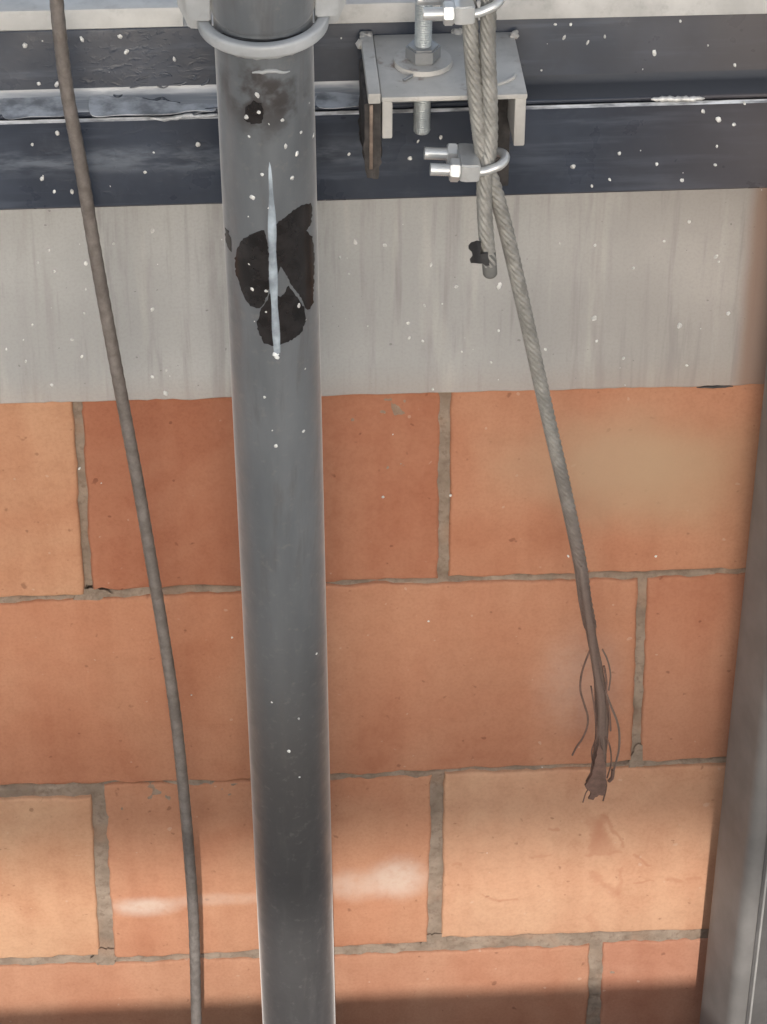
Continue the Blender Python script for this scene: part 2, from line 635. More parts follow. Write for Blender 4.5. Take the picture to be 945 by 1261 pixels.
MB, MM, MC = mk_brick(), mk_mortar(), mk_concrete()
MDARK, MLEDGE, MEDGE = mk_dark_paint(), mk_ledge(), mk_pale_edge()
MPLATE = mk_pale('dusty_white_plate', (.56, .56, .55), .0, .6, 0, .3)
MTOP = mk_pale('pale_dusty_top', (.50, .495, .485), .0, .8, 0, .4)
MBRK = mk_pale('primer_grey_paint', (.45, .44, .42), .05, .5, 0, .3)
MRUST = mk_plain('rust_dark_steel', (.040, .035, .033), .8, 0, .6, 70, .5)
MZINC = mk_pale('zinc_plate', (.60, .61, .61), .0, .3, .45, .3)
MROD = mk_pale('zinc_rod', (.42, .46, .48), .0, .45, .35, .25)
MNUT = mk_pale('grey_nut_steel', (.26, .27, .28), .0, .45, .4, .3)
MPIPE = mk_pipe()
MCLAMP = mk_pale('clamp_grey_paint', (.40, .415, .43), .0, .42, 0, .3)
MROPE = mk_rope('galvanised_rope', (.235, .23, .215), (.37, .362, .342), .9)
MCABLE = mk_rope('dull_brown_cable', (.15, .13, .118), (.24, .215, .20))
MFRAY = mk_plain('rusty_broken_wire', (.13, .078, .062), .75, .1, .25, 150)
MTAPE = mk_plain('black_tape', (.03, .03, .032), .5, 0, .4)
MTIP = mk_plain('dark_grey_sleeve', (.13, .13, .125), .55, 0, .2)
MCHIP = mk_plain('dark_bare_patch', (.018, .0165, .017), .26, 0, .4, 90)
MRUN = mk_plain('pale_blue_drip', (.33, .38, .43), .14, 0, .4, 45, 0)
MDROP = mk_plain('pale_speck', (.60, .60, .59), .35, 0, .3, 300, 0)
MPOST = mk_plain('grey_post_paint', (.165, .156, .150), .5, 0, .12, 30)
MPEARL = mk_plain('pale_post_seam', (.30, .29, .28), .45, 0, .1, 60)
MGROUND = mk_plain('concrete_ground', (.30, .285, .26), .9, 0, .2, 3, .3)
MBLOCK = mk_plain('added_blocker_concrete', (.52, .50, .47), .9, 0, .15, 8, .3)

# ------------------------------------------------------------------ ground, and two unseen blockers added to shape the sun band
bm = bmesh.new()
bmesh.ops.create_grid(bm, x_segments=8, y_segments=8, size=150)
g = obj('ground', bm, MGROUND)
g.location = (0, 0, -1.7)
g['kind'] = 'structure'

te = math.tan(SUN_EL)
z_hi = at(472, 1050, 0).z             # sunlight on the wall fades out above this height
z_lo = at(472, 1222, 0).z             # and below this one
cy = math.cos(SUN_DIR)
D2, D1 = 6.0, 1.3
bm = bmesh.new()
zb = z_hi + D2 * te / cy
box(bm, (0.3, -D2 + .15, zb + .45), (14, .3, .9), .01)
blk = obj('sun_blocker_high', bm, MBLOCK, sm=30)  # unseen beam, added to keep the sun off the upper wall
tag(blk, 'concrete beam added out of view to shade the upper brick wall', 'beam')
bm = bmesh.new()
zt = z_lo + D1 * te / cy
box(bm, (0.3, -D1 - .06, (zt - 1.7) / 2), (5, .12, zt + 1.7), .008)
up = obj('sun_blocker_low', bm, MBLOCK, sm=30)  # unseen low block, added to cut off the sun below the band
tag(up, 'low concrete parapet added out of view to shade the brick wall foot', 'blocker')

# ------------------------------------------------------------------ brick wall
wall = thing('brick_wall', 'orange and tan clay brick wall with grey mortar joints', 'wall')

ORANGE, RED, TAN, PALE = (.395, .198, .122), (.345, .155, .095), (.49, .285, .172), (.46, .245, .145)
def edge_pts(A, B, step, amp, rnd, nseed, axis):
    n = max(2, int((B - A).length / step))
    out = []
    for k in range(n):
        p = A.lerp(B, k / n)
        o = (noise.noise(Vector((p.x * 60 + nseed, p.z * 60, nseed))) * amp + noise.noise(Vector((p.x * 230, p.z * 230, nseed))) * amp * .6)
        out.append(p + (Vector((0, 0, 1)) if axis == 0 else Vector((1, 0, 0))) * o)
    return out

def brick_world(c, color, seed, fy=0.0, fine=True):
    """c: four world corners on the wall, top-left first, clockwise."""
    rnd = random.Random(seed)
    TL, TR, BR, BL = c
    cen = (TL + TR + BR + BL) / 4
    st = .006 if fine else .05
    amp = .0021 if fine else .001
    loop = (edge_pts(TL, TR, st, amp, rnd, seed * 1.7, 0) + edge_pts(TR, BR, st, amp * .6, rnd, seed * 2.3, 1) +
            edge_pts(BR, BL, st, amp, rnd, seed * 3.1, 0) + edge_pts(BL, TL, st, amp * .6, rnd, seed * 4.7, 1))
    bm = bmesh.new()
    n = len(loop)
    tx, tz = rnd.uniform(-.006, .006), rnd.uniform(-.008, .008)
    def ring(inset, dy):
        r = []
        for p in loop:
            d = p - cen
            q = cen + Vector((d.x * (1 - inset / max(abs(TR.x - TL.x) / 2, .01)), 0, d.z * (1 - inset / max(abs(TL.z - BL.z) / 2, .01))))
            q.y = fy + dy + (d.x * tx + d.z * tz)
            r.append(bm.verts.new(q - cen))
        return r
    rs = [ring(0, .014), ring(0, .0018), ring(.0007, .0007), ring(.0016, .0002), ring(.0034, 0)]
    for a, b in zip(rs, rs[1:]):
        for k in range(n):
            bm.faces.new((a[k], b[k], b[(k + 1) % n], a[(k + 1) % n]))
    bm.faces.new(list(reversed(rs[-1])))
    bmesh.ops.recalc_face_normals(bm, faces=bm.faces[:])
    o = obj('brick', bm, MB, wall, sm=40, color=color)
    o.location = cen
    return o

def W(x, y):
    return at(x, y, 0)

BOT = []
def brick(tl, tr, br, bl, color, seed, fy=0.0):
    BOT.append((W(*bl), W(*br)))
    return brick_world([W(*tl), W(*tr), W(*br), W(*bl)], color, seed, fy)

brick((-372, 478), (89, 470), (103, 731), (-345, 748), (.445, .245, .152), 1, -.0008)
brick((100, 470), (543, 464), (540, 713), (114, 727), (.345, .155, .095), 2, .0004)
brick((556, 464), (985, 450), (962, 700), (553, 711), (.40, .20, .125), 3, -.0003)
brick((-130, 750), (332, 728), (338, 961), (-118, 972), (.405, .198, .122), 4, .0002)
brick((346, 723), (786, 714), (778, 938), (350, 957), (.395, .198, .125), 5, -.0006)
brick((798, 713), (1215, 694), (1195, 920), (789, 938), (.385, .19, .122), 6, .0004)
brick((-305, 994), (112, 981), (123, 1177), (-282, 1194), (.465, .28, .178), 7, -.0005)
brick((128, 970), (532, 957), (527, 1161), (141, 1181), (.405, .208, .13), 8, .0005)
brick((548, 953), (958, 940), (940, 1142), (544, 1155), (.465, .275, .18), 9, -.0009)
brick((-100, 1194), (330, 1181), (334, 1400), (-90, 1412), (.40, .21, .135), 10, .0003)
brick((346, 1180), (727, 1165), (720, 1378), (348, 1398), (.395, .207, .135), 11, -.0002)
brick((743, 1163), (1140, 1146), (1125, 1352), (737, 1376), (.39, .205, .14), 12, .0003)
# the wall goes on to both sides and below in the same bond
H, L = .1766, .25
def course(zt, x0, n, skip_lo, skip_hi, seed):
    for k in range(n):
        xa = x0 + k * L
        if xa + L * .5 > skip_lo and xa + L * .5 < skip_hi:
            continue
        j = random.uniform(-.03, .03)
        col = random.choice((ORANGE, RED, PALE, ORANGE, TAN))
        brick_world([Vector((xa + .005, 0, zt - .004)), Vector((xa + L - .005, 0, zt - .004)),
                     Vector((xa + L - .005, 0, zt - H + .004)), Vector((xa + .005, 0, zt - H + .004))],
                    tuple(c * (1 + j) for c in col), seed + k, 0, False)
xs = [W(109, 600).x, 0, 0, 0]
course(H, -1.0, 10, -.26, .50, 100)
course(0, -1.107, 10, -.12, .645, 120)
course(-H, -1.0, 10, -.13, .50, 140)
course(-2 * H, -1.128, 10, -.12, .63, 160)
for r in range(3, 8):
    course(-r * H, -1.0 - (r % 2) * .12, 10, 9, 9, 180 + 20 * r)

# mortar bed behind the bricks, uneven
bm = bmesh.new()
nx, nz = 330, 480
x0, x1, z0, z1 = -.14, .58, -.50, .20
grid = {}
for i in range(nx + 1):
    for k in range(nz + 1):
        x = x0 + (x1 - x0) * i / nx
        z = z0 + (z1 - z0) * k / nz
        y = .0021 + .0013 * noise.noise(Vector((x * 45, 3, z * 45))) + .0011 * noise.noise(Vector((x * 170, 9, z * 170)))
        for (ea, eb) in BOT:
            if ea.x - .004 <= x <= eb.x + .004:
                t = (x - ea.x) / (eb.x - ea.x)
                dz = ea.z + (eb.z - ea.z) * t - z
                if -.003 < dz < .0034:
                    k_ = .72 + 1.1 * noise.noise(Vector((x * 38, ea.z * 50, 1))) + .5 * noise.noise(Vector((x * 150, ea.z, 4)))
                    y += .007 * max(0, min(1, k_)) * (1 - max(0, dz) / .0034)
        grid[i, k] = bm.verts.new((x, y, z))
for i in range(nx):
    for k in range(nz):
        bm.faces.new((grid[i, k], grid[i + 1, k], grid[i + 1, k + 1], grid[i, k + 1]))
obj('mortar', bm, MM, wall, sm=60)
bm = bmesh.new()
box(bm, (.3, .13, -.75), (2.9, .24, 1.9))
obj('wall_core', bm, MM, wall)
# mortar smeared over brick corners
def wallpt(px, py):
    p = at(px, py, 0)
    p.y = .001
    return p, Vector((0, -1, 0))
for i, poly in enumerate(([(784, 916), (796, 920), (806, 926), (814, 934), (812, 941), (796, 943), (774, 946), (776, 934)],
                          [(122, 1168), (140, 1170), (144, 1180), (140, 1189), (120, 1189), (112, 1181)],
                          [(100, 726), (117, 724), (140, 731), (122, 738), (104, 742), (90, 738)],
                          [(524, 1152), (548, 1150), (550, 1162), (530, 1168), (518, 1164)])):
    obj('mortar_smear', patch(ragged(poly, 3, 1.4, i), wallpt, .0009, 3), MM, wall, sm=60)

# ------------------------------------------------------------------ concrete band over the bricks
def bot(px, py):
    return at(px, py, -.004)
conc = thing('concrete_lintel', 'pale grey streaked concrete lintel between brick wall and dark steel beam', 'lintel')
A, Bq = at(-20, 498.5, -.004), at(940, 474.5, -.004)
dirx = (Bq - A)
A = A - dirx * 2.0
Bq = Bq + dirx * 1.6
bm = bmesh.new()
ztop = .455
prism(bm, Vector((A.x, 0, 0)), Vector((Bq.x, 0, 0)), rounded([(-.004, .157), (-.004, ztop), (.22, ztop), (.22, .157)], [.0015, 0, 0, 0]))
# follow the photo's slight fall of the lower edge
bmesh.ops.subdivide_edges(bm, edges=[e for e in bm.edges if abs(e.verts[0].co.x - e.verts[1].co.x) > .5], cuts=420)
for v in bm.verts:
    if v.co.z < .2:
        u = (v.co.x - A.x) / (Bq.x - A.x)
        v.co.z += A.z + (Bq.z - A.z) * u - .157 + .0011 * noise.noise(Vector((v.co.x * 45, 1, 2))) + .0007 * noise.noise(Vector((v.co.x * 190, 5, 2)))
obj('concrete_face', bm, MC, conc, sm=30)

SPK_R = .00098
def specks(name, parent, pts, place, extra=None):
    bm = bmesh.new()
    for p in pts:
        px, py = p[0], p[1]
        r = (p[2] if len(p) > 2 else random.uniform(.8, 1.25)) * SPK_R
        q, n = place(px, py)
        blob(bm, q, n, r, .55)
    return obj(name, bm, MDROP, parent, sm=60, kind='stuff')

concpts = [(732, 392, 1.6), (837, 401, 2), (882, 316, 1.3), (897, 386, 1.5), (849, 273), (818, 297), (733, 302), (768, 441), (846, 450),
           (438, 298, 1.4), (474, 302), (419, 317), (430, 337), (531, 326), (562, 353), (615, 352, 1.9), (523, 376), (545, 374),
           (503, 398), (504, 416), (521, 420), (569, 433), (605, 446), (614, 407), (533, 479), (60, 308, 1.5), (47, 323, 1.2), (106, 324, 1.3),
           (106, 356), (104, 386), (89, 418), (101, 439), (32, 445), (64, 474), (188, 284, 1.4), (188, 381, 1.2), (188, 464, 1.4), (204, 484, 1.7),
           (205, 456), (67, 334), (40, 400), (8, 430), (140, 300), (735, 420), (672, 430), (690, 300), (780, 330), (885, 322)]
concpts += [(random.uniform(0, 900), random.uniform(268, 480), random.uniform(.3, .55)) for _ in range(20)]
specks('paint_speck', conc, concpts, lambda x, y: (at(x, y, -.004), Vector((0, -1, 0))))
brickpts = [(808, 685, .9), (700, 685, .9), (555, 610, .8), (472, 612, .9), (98, 577, 1.0), (668, 945, .6), (600, 1050, .8), (528, 765, .8), (484, 535, .6),
            (286, 785, .7), (236, 856, .6), (66, 650, .5), (125, 595, .5)]
specks('paint_speck', wall, brickpts, lambda x, y: (at(x, y, -.0005), Vector((0, -1, 0))))

# ------------------------------------------------------------------ steel beam
beam = thing('steel_beam', 'dark grey blue double steel beam bolted along the top of the concrete', 'beam')
YU, YL = -.050, -.072
def ext(p, q, a=1.6, b=1.4):
    d = q - p
    return p - d * a, q + d * b
def zline(pl, pr, Y):
    """Height along the beam as a function of x, read at its left and right ends."""
    p, q = at(*pl, Y), at(*pr, Y)
    s = (q.z - p.z) / (q.x - p.x)
    return lambda x: p.z + s * (x - p.x)
zl_bot = zline((0, 260), (945, 232.5), YL)
zl_top = zline((0, 151), (945, 124), YL)
zu_top = zline((0, 38), (945, 13), YU)
X0, X1 = -.9, 1.3
def hprism(bm, prof, mats=None):
    """prof: list of (y, fn(x)) points, carried along the beam."""
    prism(bm, Vector((X0, 0, 0)), Vector((X1, 0, 0)), [(y, 0) for y, f in prof], mats)
    vs = bm.verts[-2 * len(prof):]
    for i, v in enumerate(vs):
        f = prof[i % len(prof)][1]
        v.co.z = f(v.co.x)
def hp(bm, prof, mats=None):
    bm.verts.ensure_lookup_table()
    n = len(prof)
    a = [bm.verts.new((X0, y, f(X0))) for y, f in prof]
    b = [bm.verts.new((X1, y, f(X1))) for y, f in prof]
    for i in range(n):
        fc = bm.faces.new((a[i], a[(i + 1) % n], b[(i + 1) % n], b[i]))
        if mats:
            fc.material_index = mats[i]
    bm.faces.new(list(reversed(a)))
    bm.faces.new(b)
    bmesh.ops.recalc_face_normals(bm, faces=bm.faces[:])
o_ = lambda f, d: (lambda x: f(x) + d)
# upper channel: web, filleted lower flange reaching forward
bm = bmesh.new()
fl = .0026
ft = o_(zl_top, .0022)                 # flange underside sits 2 mm over the lower member
prof = [(YL + .0005, ft), (YL, o_(ft, .001)), (YL, o_(ft, fl - .001)), (YL + .001, o_(ft, fl)), (YU - .004, o_(ft, fl + .0002)), (YU - .0012, o_(ft, fl + .0015)), (YU, o_(ft, fl + .0048)),
        (YU, o_(zu_top, -.002)), (YU + .0006, o_(zu_top, -.0006)), (YU + .002, zu_top), (-.006, zu_top), (-.006, ft)]
hp(bm, prof, [0, 0, 0, 1, 1, 1, 0, 0, 2, 2, 0, 0])
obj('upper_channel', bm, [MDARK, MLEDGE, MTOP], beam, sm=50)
bm = bmesh.new()
mid = lambda x: (zl_top(x) + zl_bot(x)) / 2
prof = [(YL + .0012, zl_bot), (YL, o_(zl_bot, .0014)), (YL, o_(mid, .002)), (YL + .0012, o_(mid, .012)), (YL + .0006, o_(zl_top, -.0016)), (YL + .0022, zl_top), (-.010, zl_top), (-.010, zl_bot)]
hp(bm, prof, [0, 0, 0, 0, 1, 0, 0, 0])
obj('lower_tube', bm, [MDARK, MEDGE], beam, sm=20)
# weld beads on the joint
def bead(x0, y0, x1, y1, r, parent, name='weld_bead', Y=YL - .0003, mat=MEDGE, jit=.35, dz=.0):
    bm = bmesh.new()
    p, q = at(x0, y0, Y), at(x1, y1, Y)
    n = max(3, int((q - p).length / .0016))
    pts = [p.lerp(q, k / n) + Vector((0, random.uniform(-.0003, .0003), random.uniform(-.0004, .0004))) for k in range(n + 1)]
    sweep(bm, pts, lambda i, u, a: r * (1 - jit + jit * abs(math.sin(i * 1.1)) + .15 * noise.noise(Vector((i * .7, a, x0)))) * min(1, .35 + 4 * u, .35 + 4 * (1 - u)), 10)
    return obj(name, bm, mat, parent, sm=60)
MWELD = mk_plain('pale_weld', (.55, .55, .54), .4, .3, .3, 150, .3)
bead(802, 122.5, 868, 121, .0020, beam, mat=MWELD)
# wet films and runs over the ledge, left of the pipe
def ledge(px, py):
    z = ft(.07) + fl + .0003
    return at_z(px, py, z), Vector((0, 0, 1))
def web(px, py):
    return at(px, py, YU), Vector((0, -1, 0))
MWET = mk_plain('pale_wet_film', (.42, .44, .47), .16, 0, .45, 60, .2)  # wet film, its sky highlight put into the pale colour
MGLOSS = mk_plain('wet_dark_paint', (.06, .068, .085), .14, 0, .3, 60, .2)
def smooth_poly(poly, n=5):
    P = [Vector((x, y, 0)) for x, y in poly]
    out = []
    m_ = len(P)
    for i in range(m_):
        a, b, c, d = P[i - 1], P[i], P[(i + 1) % m_], P[(i + 2) % m_]
        for k in range(n):
            t = k / n
            q = .5 * (2 * b + (c - a) * t + (2 * a - 5 * b + 4 * c - d) * t * t + (3 * b - a - 3 * c + d) * t ** 3)
            out.append((q.x, q.y))
    return out
film = [(110, 121), (116, 116), (130, 118), (142, 122), (158, 119), (176, 122), (192, 125), (208, 124), (226, 129), (246, 128), (262, 130), (264, 137), (236, 137), (212, 141), (186, 142), (150, 142), (114, 143)]
obj('surface_run', patch(smooth_poly(film), ledge, .0005, 4), MWET, beam, sm=50)
film = [(4, 122), (30, 119), (60, 118), (80, 122), (84, 132), (80, 143), (40, 144), (6, 146)]
obj('surface_run', patch(smooth_poly(film), ledge, .0003, 4), MWET, beam, sm=50)
film = [(392, 116), (410, 114), (440, 113), (444, 124), (440, 131), (394, 133)]
obj('surface_run', patch(smooth_poly(film), ledge, .0003, 4), MWET, beam, sm=50)
def squiggle(px, r, place, mat):
    bm = bmesh.new()
    P = [place(x, y)[0] for x, y in px]
    P = catmull(P, .0012)
    sweep(bm, P, lambda i, u, a: r * (.55 + .45 * math.sin(math.pi * min(1, max(0, u)))) * (.75 + .35 * noise.noise(Vector((i * .35, r * 900, px[0][0])))), 10)
    obj('surface_run', bm, mat, beam, sm=60)
front = lambda x, y: (at(x, y, YL - .0002), Vector((0, -1, 0)))
for px, r_, pl_, m_ in (
        ([(110, 119), (118, 113), (132, 114), (144, 119), (152, 117), (162, 112), (172, 108)], .0009, ledge, MGLOSS),
        ([(176, 121), (188, 124), (200, 121), (208, 125), (222, 127)], .0012, ledge, MGLOSS),
        ([(184, 145), (200, 146.5), (216, 145), (232, 142), (246, 143), (268, 141)], .0019, front, MWET),
        ([(232, 143), (244, 139), (256, 135), (270, 133)], .0015, front, MGLOSS),
        ([(168, 99), (176, 96), (184, 94)], .0008, web, MGLOSS), ([(160, 108), (170, 106), (182, 101)], .0008, web, MGLOSS),
        ([(196, 92), (204, 90), (212, 94)], .0009, web, MGLOSS), ([(214, 103), (222, 104), (230, 101)], .0011, web, MGLOSS),
        ([(236, 92), (242, 94), (238, 98)], .0010, web, MGLOSS), ([(248, 105), (256, 101), (258, 96)], .0011, web, MGLOSS),
        ([(192, 105), (202, 108), (208, 105)], .0009, web, MGLOSS), ([(226, 112), (236, 110), (246, 113)], .0010, web, MGLOSS),
        ([(206, 82), (216, 81), (224, 83)], .0006, web, MGLOSS), ([(178, 86), (186, 84), (192, 86)], .0006, web, MGLOSS),
        ):
    squiggle(px, r_, pl_, m_)
beampts_u = [(684, 30), (695, 46), (724, 52, 1.2), (806, 65, 1.5), (838, 26, 1.1), (795, 99, 1.1), (31, 56, 1.8), (156, 64, 1.4), (215, 73, 1.3), (101, 48, 1.5), (148, 45, 1.3),
             (70, 104, 1.4), (48, 103, 1.2), (745, 45), (703, 30), (905, 80)]
beampts_u += [(random.uniform(0, 940), random.uniform(40, 112), random.uniform(.3, .6)) for _ in range(12)]
beampts_l = [(866, 137, 1.5), (885, 147, 1.5), (917, 127, 1.2), (763, 189, 1.3), (706, 205, 1.9), (729, 229, 1.2), (840, 222, 1.1), (881, 203, 1.1), (809, 202), (751, 221, 1.1), (883, 180),
             (244, 178, 1.4), (179, 212, 1.2), (52, 220, 1.5), (89, 236, 1.5), (71, 164, 1.4), (67, 236), (40, 178, 1.1), (478, 167, 1.2), (543, 169, 1.3), (505, 195, 1.3), (515, 174, .9), (430, 190), (904, 153)]
beampts_l += [(random.uniform(0, 940), random.uniform(158, 240), random.uniform(.3, .6)) for _ in range(12)]
specks('paint_speck', beam, beampts_u, web)
specks('paint_speck', beam, beampts_l, lambda x, y: (at(x, y, YL), Vector((0, -1, 0))))

# white plates lying on the beam's top
zt_ = zu_top(.05)
pl = thing('cover_plate', 'white dusty metal cover plate lying on the beam, cut short beside the pipe clamp', 'plate')
bm = bmesh.new()
xr = at(226, 25, YU).x
box(bm, ((xr - .9) / 2, YU + .0085, zt_ + .0064), (xr + .9, .019, .0125), .0010)
obj('front_strip', bm, MPLATE, pl, sm=40)
bm = bmesh.new()
box(bm, ((xr - .9) / 2 - .004, YU + .033, zt_ + .0075), (xr + .9 - .01, .027, .015), .0012)
obj('rear_strip', bm, MPLATE, pl, sm=40)
pr_ = thing('ledge_plate', 'long pale plate along the beam top, right of the rope bracket', 'plate')
bm = bmesh.new()
xl = at(392, 25, YU).x
box(bm, ((xl + 1.3) / 2, YU + .0195, zt_ + .0066), (1.3 - xl, .044, .013), .0015)
obj('plate', bm, MTOP, pr_, sm=40)


# ------------------------------------------------------------------ pipe
pipe = thing('pipe', 'thick grey painted steel pipe with black bare patches running down the wall', 'pipe')
bm = bmesh.new()
sweep(bm, [PA.lerp(PB, k / 90) for k in range(91)], lambda i, u, a: PR, 72)
obj('pipe_body', bm, MPIPE, pipe, sm=60)
def pp(px, py):
    return on_tube(px, py, PA, PB, PR)
chips = [
    ([(325, 283), (312, 287), (300, 293), (293, 304), (290, 318), (291, 336), (296, 352), (302, 368), (308, 376), (316, 379), (322, 378), (326, 372), (331, 360), (332, 330), (330, 300)], .0003),
    ([(336, 279), (348, 270), (362, 259), (374, 252), (383, 250), (384, 262), (383, 275), (377, 284), (384, 291), (386, 305), (387, 330), (386, 355), (386, 372), (382, 381), (376, 380), (374, 371), (368, 362), (360, 352), (352, 338), (346, 328), (342, 340), (336, 350), (333, 320)], .0003),
    ([(334, 360), (346, 366), (356, 352), (366, 366), (374, 378), (377, 392), (372, 408), (362, 417), (350, 423), (338, 426), (326, 422), (318, 408), (317, 396), (321, 382), (329, 370)], .0002),
    ([(278, 280), (282, 285), (285, 298), (285, 310), (281, 305), (278, 292)], .0003),
    ([(303, 133), (312, 124), (322, 127), (325, 140), (322, 151), (310, 153), (301, 147)], .0002),
]
for i, (poly, th) in enumerate(chips):
    obj('bare_patch', patch(ragged(poly, 2.5, .9, i), pp, th, 4), MCHIP, pipe, sm=40)
obj('dark_crescent', patch([(275, 40), (290, 45), (307, 47.5), (322, 48.5), (340, 47.5), (355, 45), (371, 39), (373, 43), (362, 49), (350, 53), (336, 55.5), (322, 56.5), (306, 55.5), (292, 52), (278, 46)], pp, .0010, 4), MTAPE, pipe, sm=40)  # dark crescent patch between pipe and ring
# long pale water run and drop, their highlights put into the colour
pts = []
for k in range(60):
    u = k / 59
    px = 331.5 + 9.5 * u + .6 * math.sin(u * 7)
    py = 190 + 243 * u
    q, n = on_tube(px, py, PA, PB, PR - .0013)
    pts.append(q)
bm = bmesh.new()
sweep(bm, pts, lambda i, u, a: .0031 * (1 - .2 * u + .07 * math.sin(u * 23)) * min(1, .35 + u * 1.6), 12)
obj('surface_run', bm, MRUN, pipe, sm=60)
bm = bmesh.new()
q, n = on_tube(340, 436, PA, PB, PR)
blob(bm, q, n, .0019, .9)
q, n = on_tube(341.5, 440, PA, PB, PR)
blob(bm, q, n, .0012, .9)
obj('bright_drop', bm, mk_plain('white_wet_drop', (.8, .82, .83), .12, 0, .05, 60, 0), pipe, sm=60)  # water drops, their sparkle put into the white colour
pipepts = [(317, 117, 1.4), (304, 144, 1.3), (319, 138), (348, 148), (352, 180, 1.4), (366, 189, 1.4), (323, 215, 1.3), (360, 219, 1.6), (305, 37, 1.2), (333, 10, 1.1), (314, 27),
           (311, 243, 1.5), (307, 325), (311, 356, 1.2), (328, 358, 1.2), (368, 376, 1.2), (328, 384), (340, 549, 1.2), (374, 531, 1.2), (326, 489), (368, 885, .9), (356, 925, 1.1), (369, 957, .8), (390, 805, .8), (335, 865, .8), (307, 168), (371, 163), (386, 167)]
pipepts += [(random.uniform(300, 390), random.uniform(60, 560), random.uniform(.3, .55)) for _ in range(10)]
specks('paint_speck', pipe, pipepts, pp)

# clamp round the pipe
cl = thing('pipe_clamp', 'pale grey metal clamp ring with flat ears round the pipe top', 'clamp')
def axis_at(px, py):
    q, n = on_tube(px, py, PA, PB, PR)
    ax = (PB - PA).normalized()
    return PA + ax * (q - PA).dot(ax)
ax = (PB - PA).normalized()
c0 = axis_at(325, 60)
xv = (Vector((1, 0, 0)) - ax * ax.x).normalized()
yv = ax.cross(xv)
if yv.y > 0:
    yv = -yv                                   # towards the viewer
c0 = c0 - ax * .004
bm = bmesh.new()
RR = .0335
pts = []
for k in range(65):
    a = math.pi * 2 * k / 64
    pts.append(c0 + xv * math.cos(a) * RR + yv * math.sin(a) * RR)
# a flat-topped band: rectangular section swept round
sec = rounded([(-.0032, -.0052), (.0030, -.0052), (.0030, .0026), (-.0032, .0026)], .0018, 3)
rings = []
for k in range(45):
    a = math.radians(-6) + math.radians(192) * k / 44
    rad = xv * math.cos(a) + yv * math.sin(a)
    rings.append([bm.verts.new(c0 + rad * (RR + s[0]) - ax * s[1]) for s in sec])
for A_, B_ in zip(rings, rings[1:]):
    for j in range(len(sec)):
        bm.faces.new((A_[j], A_[(j + 1) % len(sec)], B_[(j + 1) % len(sec)], B_[j]))
bm.faces.new(rings[0]); bm.faces.new(list(reversed(rings[-1])))
bmesh.ops.recalc_face_normals(bm, faces=bm.faces[:])
obj('clamp_ring', bm, MCLAMP, cl, sm=45)
bm = bmesh.new()
lip = []
for k in range(29):
    a = math.radians(28) + math.radians(124) * k / 28
    lip.append(c0 + ax * (.0082 + .0006 * noise.noise(Vector((k * .4, 2, 1)))) + (xv * math.cos(a) + yv * math.sin(a)) * (PR + .0012))
sweep(bm, lip, lambda i, u, a: .0021 * (.8 + .35 * noise.noise(Vector((i * .5, a, 7)))) * min(1, .3 + 5 * u, .3 + 5 * (1 - u)), 10)
obj('clamp_lip', bm, MCLAMP, cl, sm=60)
Rm = Matrix((xv, -yv, -ax)).transposed()
for s in (-1, 1):
    for (nm, wid, hgt, low, off, dy, thk) in (('ear', .0140, .075, .0030, .0082, .006, .006), ('ear_back', .0185, .075, -.008, .0102, -.003, .004)):
        cpos = c0 + xv * s * (PR + off) + yv * dy
        hw_ = wid / 2
        prof = [(-hw_, hgt), (-hw_, low), (-hw_ * .2, low), (hw_ * (.75 if nm == 'ear' else .35), low + .0005), (hw_, low + .016), (hw_, hgt)]
        bm = bmesh.new()
        fr = [bm.verts.new(cpos + xv * s * x_ + yv * thk / 2 - ax * z_) for x_, z_ in prof]
        bk = [bm.verts.new(cpos + xv * s * x_ - yv * thk / 2 - ax * z_) for x_, z_ in prof]
        bm.faces.new(fr)
        bm.faces.new(list(reversed(bk)))
        for j in range(len(prof)):
            bm.faces.new((fr[j], bk[j], bk[(j + 1) % len(prof)], fr[(j + 1) % len(prof)]))
        bmesh.ops.recalc_face_normals(bm, faces=bm.faces[:])
        bmesh.ops.bevel(bm, geom=bm.edges[:], offset=.0008, segments=2, affect='EDGES')
        obj('ear', bm, MCLAMP, cl, sm=40)
    hexnut_at = c0 + xv * s * (PR + .0085) + yv * .0085 - ax * .045
    bm = bmesh.new()
    bmesh.ops.create_cone(bm, cap_ends=True, segments=6, radius1=.0055, radius2=.0055, depth=.005)
    bmesh.ops.transform(bm, matrix=Matrix.Translation(hexnut_at) @ Rm.to_4x4() @ Matrix.Rotation(math.pi / 2, 4, 'X'), verts=bm.verts[:])
    obj('clamp_bolt', bm, MNUT, cl, sm=30)
# lip of the pipe joint standing inside the ring, and the stand-off arm to the beam
bm = bmesh.new()
box(bm, c0 - yv * .052, (.014, .05, .02), .001)
obj('stand_off', bm, MCLAMP, cl, sm=40)
bm = bmesh.new()
sweep(bm, [c0 - ax * .030, c0 - ax * .0075, c0 - ax * .004], lambda i, u, a: PR + (.0014 if i < 2 else .0002), 64, cap=False)
obj('socket_rim', bm, MPIPE, pipe, sm=40)
bm = bmesh.new()
q, n = on_tube(330, 84, PA, PB, PR)
sweep(bm, [on_tube(311 + k * 4.2, 88 - 4 * math.sin(k * .5) - .3 * k + (6 * (1 - abs(k - 3) / 4) if k < 7 else 0), PA, PB, PR)[0] for k in range(12)], lambda i, u, a: .0013 * math.sin(math.pi * (.12 + .8 * u)), 10)
obj('surface_run', bm, MCLAMP, pipe, sm=60)

